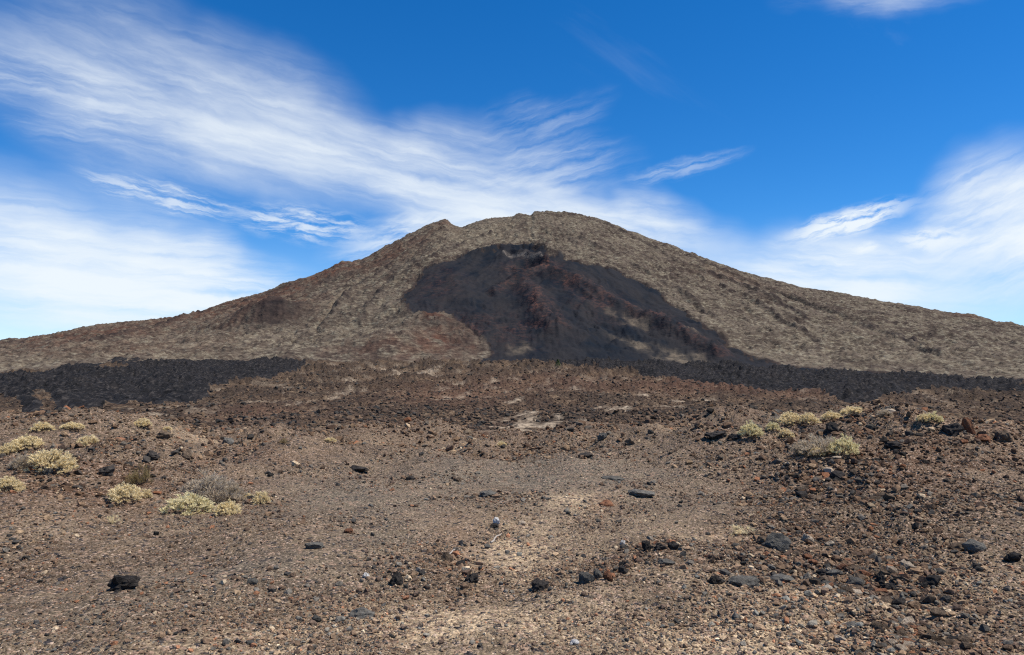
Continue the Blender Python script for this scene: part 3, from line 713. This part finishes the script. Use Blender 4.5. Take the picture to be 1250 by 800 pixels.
# single stones
SK = {'black': ('black basalt', .12), 'blue': ('blue grey basalt', .09), 'brown': ('brown lava', .57), 'rust': ('rust red lava', .08), 'cream': ('pale tan pumice', .14)}
SM = {k: [mesh_of(v, f, 'stone_' + k, k) for v, f in HULLS] for k in SK}
def place_of(a, r):
    g = [float(zat(a, r, q)[0]) for q in (rough_f, tan, grey)]
    if g[0] > .5: return 'in the rough rubble of the rise' if r > 18 else 'among the rubble of the rock row'
    if g[1] > .35: return 'on bare tan soil'
    if g[2] > .4: return 'on smooth grey cinder'
    return 'on loose brown gravel'
SHAPE_SRC = []
for j in ind:
    kname = rnd.choices(list(SK), weights=[v[1] for v in SK.values()])[0]; h = len(SHAPE_SRC) if len(SHAPE_SRC) < len(HULLS) else rnd.randrange(len(HULLS))
    o = bpy.data.objects.new('lava_stone', SM[kname][h]); C.objects.link(o)
    if len(SHAPE_SRC) < len(HULLS): SHAPE_SRC.append(o)
    fl = rnd.uniform(.5, 1.05); e = Euler((rnd.uniform(-.4, .4), rnd.uniform(-.4, .4), rnd.uniform(0, 6.28))); sz = s[j] / 2
    o.rotation_euler = e; o.scale = (sz, sz * rnd.uniform(.7, 1), sz * fl)
    mt = e.to_matrix() @ Matrix.Diagonal(o.scale)
    zs = [(mt @ Vector(p))[2] for p in HULLS[h][0]]
    o.location = (r[j] * math.sin(a[j]), r[j] * math.cos(a[j]), float(zat(a[j], r[j])[0]) - min(zs) - .3 * (max(zs) - min(zs)))
    shp = 'flat' if fl < .68 else 'blocky' if fl > .88 else 'angular'
    pl = place_of(a[j], r[j])
    o['label'] = 'small %s %s stone lying loose %s' % (shp, SK[kname][0], pl)
    o['group'] = 'loose %s %s stones %s' % (shp, SK[kname][0], pl); o['category'] = 'stone'
o = stone_field('gravel', a[rest], r[rest], s[rest], rs, pick_fg, tone=1.08 - .5 * zat(a[rest], r[rest], dirt)[:, None] * np.array([[.85, 1, 1.1]]) + .65 * zat(a[rest], r[rest], tan)[:, None] * np.array([[1, 1.02, .95]]))
o['label'] = 'loose brown and grey lava gravel strewn over the ground'; o['category'] = 'gravel'
a3, r3, s3, rs3 = scatter(95000, -R_(39), R_(39), 80., 2100., .35, .1, .45, 2.6, lambda a, r: np.clip(.75 - 2 * zat(a, r, pale_p.astype(float)) - 2 * zat(a, r, (lava_l | flow).astype(float)), 0, 1), 8)
s3 = np.minimum(np.random.RandomState(4).rand(len(r3)) ** (-1 / 2.6) * .0017, .0052) * r3
s3 *= 1 + .9 * (1 - sstep(150, 500, r3))
o = stone_field('lava_rubble', a3, r3, s3, rs3, pick_pl, tone=.8)
o['label'] = 'dark brown lava rubble covering the plain below the mountain'; o['category'] = 'rubble'

def boulder_mesh(name, mat, seed, jag=.3, flat=1.0, sub=3):
    """rough lava block: a sphere cut into facets and pitted"""
    from mathutils import noise as mn
    rr = random.Random(seed); bm = bmesh.new(); bmesh.ops.create_icosphere(bm, subdivisions=sub, radius=1)
    cuts = [(Vector((rr.gauss(0, 1), rr.gauss(0, 1), rr.gauss(0, .8))).normalized(), rr.uniform(.55, .9)) for _ in range(15)]
    ofs = Vector((seed * 3.1, seed * 1.7, 0))
    for v in bm.verts:
        d = v.co.normalized(); k = 1.0
        for nrm, dist in cuts:
            c = d.dot(nrm)
            if c > .05: k = min(k, dist / c)
        k *= 1 + jag * mn.noise(d * 1.9 + ofs) + jag * .5 * mn.noise(d * 4.5 + ofs) + jag * .25 * mn.noise(d * 10 + ofs)
        v.co = d * k
    lo = Vector((min(v.co[i] for v in bm.verts) for i in range(3))); hi = Vector((max(v.co[i] for v in bm.verts) for i in range(3)))
    for v in bm.verts:
        v.co = Vector(((v.co[i] - lo[i]) / (hi[i] - lo[i]) * 2 - 1 for i in range(3)))     # unit box, +-1
    me = bpy.data.meshes.new(name); bm.to_mesh(me); bm.free(); me.materials.append(M[mat]); return me
def put_rock(px, py, w, h, mat, label, name='lava_rock', jag=.25, depth=.8, rz=0, tilt=0, sink=.32, cat='rock', seed=None):
    """px,py: foot of the rock in the photo; w,h its size there"""
    a_, r_ = at(px, py); m = r_ / FPX
    o = bpy.data.objects.new(name, boulder_mesh(name, mat, seed if seed else int(px * 7 + py), jag)); C.objects.link(o)
    w *= .9; h *= .88; hw = w * m / 2; hh = h * m / 2 / (1 - sink)
    o.scale = (hw, hw * depth, hh); o.rotation_euler = (0, R_(tilt), R_(rz) - a_)
    rr_ = r_ + hw * depth * .5
    o.location = (rr_ * math.sin(a_), rr_ * math.cos(a_), float(zat(a_, rr_)[0]) + hh * (1 - 2 * sink))
    o['label'] = label; o['category'] = cat; return o
ROCKS = [
 (151,720,36,17,'black','jagged black lava block with a deep shadowed overhang, alone on brown gravel',dict(jag=.5)),
 (948,671,36,19,'blue','broad faceted blue grey boulder half buried behind the orange stained patch',dict(jag=.22)),
 (930,665,16,10,'brown','dull brown block against the left side of the broad blue grey boulder',{}),
 (986,662,16,10,'cream','small rounded stone with a pale top just right of the blue grey boulder',{}),
 (1013,666,12,6,'cream','thin pale tan slab near the rounded pale-topped stone',{}),
 (659,721,26,14,'black','pitted black lava lump at the left end of the rock row',dict(jag=.45)),
 (716,712,22,14,'blue','blue grey wedge in the rock row left of the round grey stone',{}),
 (730,706,13,12,'blue','round dark blue grey stone touching an orange brown stone',dict(jag=.12)),
 (742,709,14,13,'rust','round orange brown stone touching a dark grey stone',dict(jag=.12)),
 (760,701,13,10,'black','dark grey stone with a pale chip right of the orange brown stone',{}),
 (789,673,13,12,'black','black pointed stone, left one of the three dark stones in a line',dict(jag=.4)),
 (806,672,17,9,'black','low black stone, middle one of the three dark stones in a line',dict(jag=.4)),
 (822,671,15,11,'black','blocky charcoal stone, right one of the three dark stones in a line',{}),
 (814,690,24,7,'blue','low grey ledge just below the three dark stones',{}),
 (873,713,20,10,'black','black lump at the left end of the long blue grey bedrock slab',dict(jag=.4)),
 (908,717,40,12,'blue','long blue grey bedrock slab worn almost flush with tan soil',dict(jag=.15, sink=.4)),
 (954,711,34,9,'blue','low grey bedrock rib carrying on from the long slab',dict(jag=.2, sink=.4)),
 (1044,716,24,9,'blue','pale blue grey bedrock patch flush with the gravel',dict(jag=.12, sink=.45)),
 (1003,703,14,8,'black','black stone beneath a small pale chip',{}),
 (1012,700,12,7,'cream','small pale chip resting against a black stone',{}),
 (1076,714,12,12,'black','upright black twisted lava lump above a lower one',dict(jag=.5)),
 (1084,721,17,8,'black','low black twisted lava lump below the upright one',dict(jag=.5)),
 (1139,716,17,11,'black','black stone with a grey lit face on open gravel',{}),
 (1128,718,9,6,'black','little black stone left of the grey-faced black stone',{}),
 (1190,674,26,13,'blue','blue grey boulder with a flat top at the gravel edge',{}),
 (1172,672,22,8,'brown','low brown ledge against the flat-topped blue grey boulder',{}),
 (1236,686,18,9,'black','low dark stone right of the flat-topped blue grey boulder',{}),
 (1193,697,9,8,'black','small black cube-like stone below the flat-topped boulder',{}),
 (1099,666,8,7,'black','tiny coal black stone alone on pale gravel',{}),
 (740,618,20,8,'rust','bright orange rust stone sunk in orange soil',dict(sink=.35)),
 (783,606,36,8,'blue','long low grey rock ledge behind the bright orange stone',dict(jag=.3, sink=.35)),
 (747,586,34,6,'blue','grey bedrock streak across the smooth grey cinder',dict(jag=.2, sink=.4)),
 (597,607,26,9,'blue','grey sloping ledge at the edge of the smooth cinder',dict(jag=.3)),
 (606,640,10,9,'white','bright white angular pumice stone among dark stones',{}),
 (603,645,13,6,'black','black stone tucked under the bright white pumice stone',{}),
 (637,641,11,6,'cream','cream yellow flat stone right of the white pumice stone',{}),
 (760,665,7,6,'white','small white chip left of the three dark stones',{}),
 (447,706,10,7,'white','small white chip with two points on grey gravel',dict(jag=.5)),
 (118,763,9,7,'cream','small whitish stone near the lower bare gravel',{}),
 (701,787,13,7,'white','white flat stone on tan soil',{}),
 (1101,797,16,9,'cream','large cream stone on tan soil',{}),
 (1090,789,12,6,'cream','thin cream stone beside the large cream stone',{}),
 (308,714,14,8,'blue','smooth lens shaped grey stone on grey cinder',dict(jag=.1, tilt=-12)),
 (441,754,34,11,'blue','flat dark grey slab bordering the tan soil',dict(jag=.2, sink=.35)),
 (484,714,18,14,'black','dark blocky stone left of the pitted black lump',{}),
 (384,670,26,8,'blue','low grey ledge on the left gravel slope',dict(jag=.25, sink=.35)),
 (425,651,13,6,'rust','small pinkish red stone on smooth grey gravel',{}),
 (437,576,30,8,'black','black shadowed ledge in the grey cinder slope',dict(jag=.4)),
 (500,586,14,5,'black','thin black ledge right of the shadowed ledge',dict(jag=.4)),
 (558,588,12,6,'brown','brown stone alone on the smooth cinder',{}),
 (1015,530,20,16,'black','tall black lava block beneath a straw coloured shrub on the rocky rise',dict(jag=.4)),
 (1163,532,24,14,'black','black lava outcrop beside the leaning rust red slab',dict(jag=.5)),
 (1184,529,11,19,'rust','leaning rust red slab standing on the rocky rise',dict(jag=.2, tilt=-24, depth=.5)),
 (1200,540,16,8,'rust','low pinkish red rock at the foot of the leaning slab',{}),
 (874,537,30,9,'black','long black ledge at the left end of the rocky rise',dict(jag=.45)),
 (896,537,18,7,'black','short black ledge right of the long ledge',dict(jag=.45)),
 (1090,549,20,8,'black','flat black block on the front of the rocky rise',dict(jag=.4)),
 (200,536,20,9,'brown','brown lava block with a shaded face on the left crest',dict(jag=.4)),
 (278,543,15,9,'blue','dark grey rounded rock on the left crest',{}),
 (57,579,13,7,'blue','blue grey stone in front of the large straw shrub',{}),
 (72,577,9,5,'blue','pale grey stone at the right foot of the large straw shrub',{}),
 (130,581,18,11,'black','black rock in the rubble left of the olive brown shrub',dict(jag=.4)),
 (185,562,18,10,'black','black rock behind the olive brown shrub',dict(jag=.4)),
 (228,560,13,11,'brown','round brown boulder on the left rise',{}),
 (715,559,22,6,'black','flat black shadowed rock on the central berm',dict(jag=.35)),
 (735,537,14,8,'blue','dark grey block on top of the central berm',{}),
 (770,543,16,10,'brown','brown block at the right end of the central berm',{}),
 (545,686,18,12,'brown','brown angular stone beside the bleached stick',{}),
 (575,712,22,12,'black','dark pitted stone between the bleached stick and rock row',dict(jag=.4)),
 (1225,540,18,12,'brown','red brown lava block at the right end of the rise',dict(jag=.4)),
]
for q in ROCKS: put_rock(*q[:6], **q[6])

# ------------------------------------------------------------------ shrubs
def tuft_mesh(name, mat, seed, tufts=150, blades=22, ln=.20, wd=.022, up=.75, fill=0.35, thin=1.0):
    """low cushion shrub of unit radius: tufts of narrow blades on a dome"""
    rr = random.Random(seed); vs, fs = [], []
    lob = [(rr.uniform(0, 6.28), rr.uniform(.75, 1.1)) for _ in range(5)]
    def env(ph): return sum(w * (1 + .35 * math.cos(ph - p0)) for p0, w in lob) / sum(w for _, w in lob) - rr.uniform(0, .12)
    for _ in range(tufts):
        ph = rr.uniform(0, 6.283); ct = rr.random() ** .8; st = math.sqrt(max(0, 1 - ct * ct)); k = env(ph) * (1 - fill * rr.random() ** 2)
        c = Vector((st * math.cos(ph) * k, st * math.sin(ph) * k, ct * k * rr.uniform(.75, 1.05)))
        out = (Vector((c.x, c.y, c.z)).normalized() * .9 + Vector((0, 0, up))).normalized()
        sz = rr.uniform(.6, 1.3)
        for _ in range(int(blades * thin)):
            d = (out + Vector((rr.gauss(0, .5), rr.gauss(0, .5), rr.gauss(0, .35)))).normalized()
            side = d.cross(Vector((rr.gauss(0, 1), rr.gauss(0, 1), rr.gauss(0, 1)))).normalized()
            b0 = c + Vector((rr.gauss(0, .04), rr.gauss(0, .04), rr.gauss(0, .03))); L = ln * sz * rr.uniform(.6, 1.2); w = wd * rr.uniform(.7, 1.3)
            i = len(vs); md = b0 + d * L * .55 + side * 0; tip = b0 + d * L + Vector((0, 0, -.03))
            vs += [b0 - side * w * .5, b0 + side * w * .5, md + side * w, tip, md - side * w]
            fs += [(i, i + 1, i + 2, i + 4), (i + 4, i + 2, i + 3)]
    me = bpy.data.meshes.new(name); me.from_pydata(vs, [], fs); me.update(); me.materials.append(M[mat]); return me
def stems_mesh(name, mat, seed, n=34):
    rr = random.Random(seed); vs, fs = [], []
    for _ in range(n):
        ph = rr.uniform(0, 6.283); ct = rr.uniform(.25, 1); st = math.sqrt(1 - ct * ct); k = rr.uniform(.6, .92)
        p0 = Vector((rr.gauss(0, .12), rr.gauss(0, .12), -.12)); p3 = Vector((st * math.cos(ph) * k, st * math.sin(ph) * k, ct * k))
        p1 = p0.lerp(p3, .45) + Vector((rr.gauss(0, .07), rr.gauss(0, .07), -.06)); ring = []
        for p, w in ((p0, .03), (p1, .022), (p3, .009)):
            ring.append(len(vs))
            for q in range(4):
                vs.append(p + Vector((math.cos(q * 1.571) * w, math.sin(q * 1.571) * w, 0)))
        for A, B in zip(ring, ring[1:]):
            for q in range(4): fs.append((A + q, A + (q + 1) % 4, B + (q + 1) % 4, B + q))
    me = bpy.data.meshes.new(name); me.from_pydata(vs, [], fs); me.update(); me.materials.append(M[mat]); return me
SH = {}
for kname, mat, kw in (('straw', 'straw', {}), ('lime', 'lime', {}), ('ash', 'ash', dict(fill=.6, ln=.24, wd=.012, blades=20)),
                       ('olive', 'olive', dict(tufts=60, ln=.45, wd=.012, blades=14, up=1.3, fill=.8)), ('sparse', 'straw', dict(tufts=34, ln=.4, wd=.014, blades=12, up=1.0, fill=.8))):
    SH[kname] = [tuft_mesh('foliage', mat, 40 + i * 13 + len(kname), **kw) for i in range(3)]
STM = [stems_mesh('stems', 'bark', 70 + i) for i in range(3)]
def shrub(px, py, w, h, kind, label, name='cushion_shrub'):
    a_, r_ = at(px, py); m = r_ / FPX; rad = w * m / 2; rr_ = r_ + rad * .55
    e = bpy.data.objects.new(name, None); C.objects.link(e); e.empty_display_size = .3
    e.location = (rr_ * math.sin(a_), rr_ * math.cos(a_), float(zat(a_, rr_)[0]) - .03 * rad)
    e.rotation_euler = (0, 0, rnd.uniform(0, 6.28)); e.scale = (rad, rad, h * m * .92)
    k = rnd.randrange(3)
    for nm, me in (('foliage', SH[kind][k]), ('stems', STM[k])):
        o = bpy.data.objects.new(nm, me); C.objects.link(o); o.parent = e
    e['label'] = label; e['category'] = 'shrub'; e['group'] = 'dry cushion shrubs on the lava'
    return e
SHRUBS = [
 (35,551,30,14,'straw','pale straw cushion shrub on the left crest above the large shrub with grey stones'),
 (7,556,18,11,'straw','small straw shrub beside the pale cushion on the left crest'),
 (18,549,12,8,'straw','little straw tuft left of the pale cushion shrub'),
 (52,527,22,10,'straw','flat straw shrub on the skyline of the left crest near the black lava'),
 (89,526,23,7,'straw','flattest straw shrub on the skyline of the left crest'),
 (105,545,23,13,'straw','domed straw shrub with dark base on the left crest'),
 (173,524,19,9,'straw','small domed straw shrub near the brown lava block on the left crest'),
 (203,526,11,5,'straw','tiny straw tuft just behind the brown lava block'),
 (62,577,46,26,'straw','large straw shrub with grey stones at its foot'),
 (28,574,26,17,'ash','grey twiggy shrub left of the large straw shrub'),
 (12,601,26,15,'straw','straw shrub in reddish rubble at the foot of the left rise'),
 (154,616,36,19,'straw','bright straw shrub in front of the olive brown shrub'),
 (179,609,13,11,'straw','small straw tuft touching the bright straw shrub'),
 (171,594,30,19,'olive','olive brown sparse shrub among dark rubble'),
 (256,615,66,34,'ash','tall grey tan twiggy shrub, biggest of the left cluster'),
 (234,627,54,23,'lime','yellow green mound in front of the tall grey shrub'),
 (276,630,32,17,'straw','low straw mound at the right foot of the tall grey shrub'),
 (287,613,24,20,'ash','tan upright shrub leaning on the right side of the tall grey shrub'),
 (320,616,20,16,'straw','loose straw tuft standing apart right of the tall grey shrub'),
 (300,609,14,6,'straw','tiny straw tuft between tall grey shrub and loose tuft'),
 (138,640,16,10,'sparse','thin dried tuft on gravel below the bright straw shrub'),
 (346,543,10,6,'olive','small olive tuft near the smooth crest'),
 (403,540,14,6,'straw','small straw tuft on the skyline where the crest runs smooth'),
 (612,545,12,6,'straw','small straw tuft at the left foot of the central berm'),
 (919,536,28,17,'lime','greenish yellow shrub behind the black ledges'),
 (943,528,16,10,'lime','small greenish shrub behind the greenish yellow one'),
 (964,520,28,15,'straw','left one of two fluffy straw shrubs side by side on the rocky rise'),
 (987,519,22,13,'straw','right one of two fluffy straw shrubs side by side on the rocky rise'),
 (948,517,18,9,'ash','greyish shrub left of the two fluffy straw shrubs'),
 (960,535,17,10,'straw','small bright shrub below the two fluffy straw shrubs'),
 (1016,514,22,10,'straw','straw shrub right behind the tall black lava block'),
 (1043,507,25,10,'straw','umbrella shaped straw shrub highest on the rocky rise'),
 (1081,508,17,8,'ash','faded tan shrub on the skyline right of the umbrella shaped one'),
 (1127,518,14,9,'straw','left one of two straw tufts near the leaning red slab'),
 (1143,516,19,10,'lime','right one of two straw tufts near the leaning red slab'),
 (1004,556,56,25,'ash','wide grey green shrub on the front of the rocky rise'),
 (1031,555,32,20,'lime','yellow mound forming the right end of the wide grey green shrub'),
 (978,556,24,15,'ash','grey tan tuft at the left end of the wide grey green shrub'),
 (1000,559,16,9,'straw','small straw tuft in front of the wide grey green shrub'),
 (909,654,30,11,'sparse','flat dried straw tuft by the blue grey boulder'),
]
for q in SHRUBS: shrub(*q)

# ------------------------------------------------------------------ dead sticks
def stick(px, py, L, rz, label):
    a_, r_ = at(px, py); rr = random.Random(int(px)); m = r_ / FPX; vs, fs = [], []; rings = []
    n = 6
    for i in range(n):
        f = i / (n - 1); p = Vector(((f - .5) * L * m, rr.gauss(0, .012), .02 + .05 * f + rr.gauss(0, .006))); w = .016 * (1.1 - .75 * f); rings.append(len(vs))
        for q in range(6): vs.append(p + Vector((0, math.cos(q * 1.047) * w, math.sin(q * 1.047) * w)))
    for A, B in zip(rings, rings[1:]):
        for q in range(6): fs.append((A + q, A + (q + 1) % 6, B + (q + 1) % 6, B + q))
    fs.append(tuple(range(6))); fs.append(tuple(reversed(range(rings[-1], rings[-1] + 6))))
    me = bpy.data.meshes.new('dead_stick'); me.from_pydata(vs, [], fs); me.update(); me.materials.append(M['wood'])
    o = bpy.data.objects.new('dead_stick', me); C.objects.link(o); o.location = (r_ * math.sin(a_), r_ * math.cos(a_), float(zat(a_, r_)[0])); o.rotation_euler = (0, R_(-8), R_(rz))
    o['label'] = label; o['category'] = 'stick'
stick(550, 679, 20, 62, 'short bleached stick lying on brown gravel by an angular brown stone')
stick(606, 660, 22, 55, 'bleached stick among stones below the bright white pumice stone')

# ------------------------------------------------------------------ the one pine on the plain
def pine():
    a_, r_ = at(681, 448); m = r_ / FPX; H = 9.5 * m; rr = random.Random(3)
    e = bpy.data.objects.new('pine_tree', None); C.objects.link(e)
    e.location = (r_ * math.sin(a_), r_ * math.cos(a_), float(zat(a_, r_)[0]))
    bm = bmesh.new(); bmesh.ops.create_cone(bm, cap_ends=True, segments=8, radius1=.03 * H, radius2=.008 * H, depth=H * .95)
    bmesh.ops.translate(bm, verts=bm.verts, vec=(0, 0, H * .47)); me = bpy.data.meshes.new('trunk'); bm.to_mesh(me); bm.free(); me.materials.append(M['bark'])
    t = bpy.data.objects.new('trunk', me); C.objects.link(t); t.parent = e
    vs, fs = [], []
    for _ in range(2600):
        f = rr.random() ** .8; z = H * (.08 + .92 * f); R = H * .42 * (1 - f) ** .9 * rr.uniform(.35, 1.0) + .01 * H; ph = rr.uniform(0, 6.283)
        c = Vector((R * math.cos(ph), R * math.sin(ph), z)); d = Vector((math.cos(ph), math.sin(ph), rr.uniform(-.2, .9))).normalized(); s_ = d.cross(Vector((rr.gauss(0, 1), rr.gauss(0, 1), 1))).normalized()
        L = H * .06; i = len(vs); vs += [c - s_ * L * .25, c + s_ * L * .25, c + d * L]; fs.append((i, i + 1, i + 2))
    me = bpy.data.meshes.new('crown'); me.from_pydata(vs, [], fs); me.update(); me.materials.append(M['pine'])
    c = bpy.data.objects.new('crown', me); C.objects.link(c); c.parent = e
    e['label'] = 'lone green conical pine at the edge of the black lava'; e['category'] = 'tree'
pine()
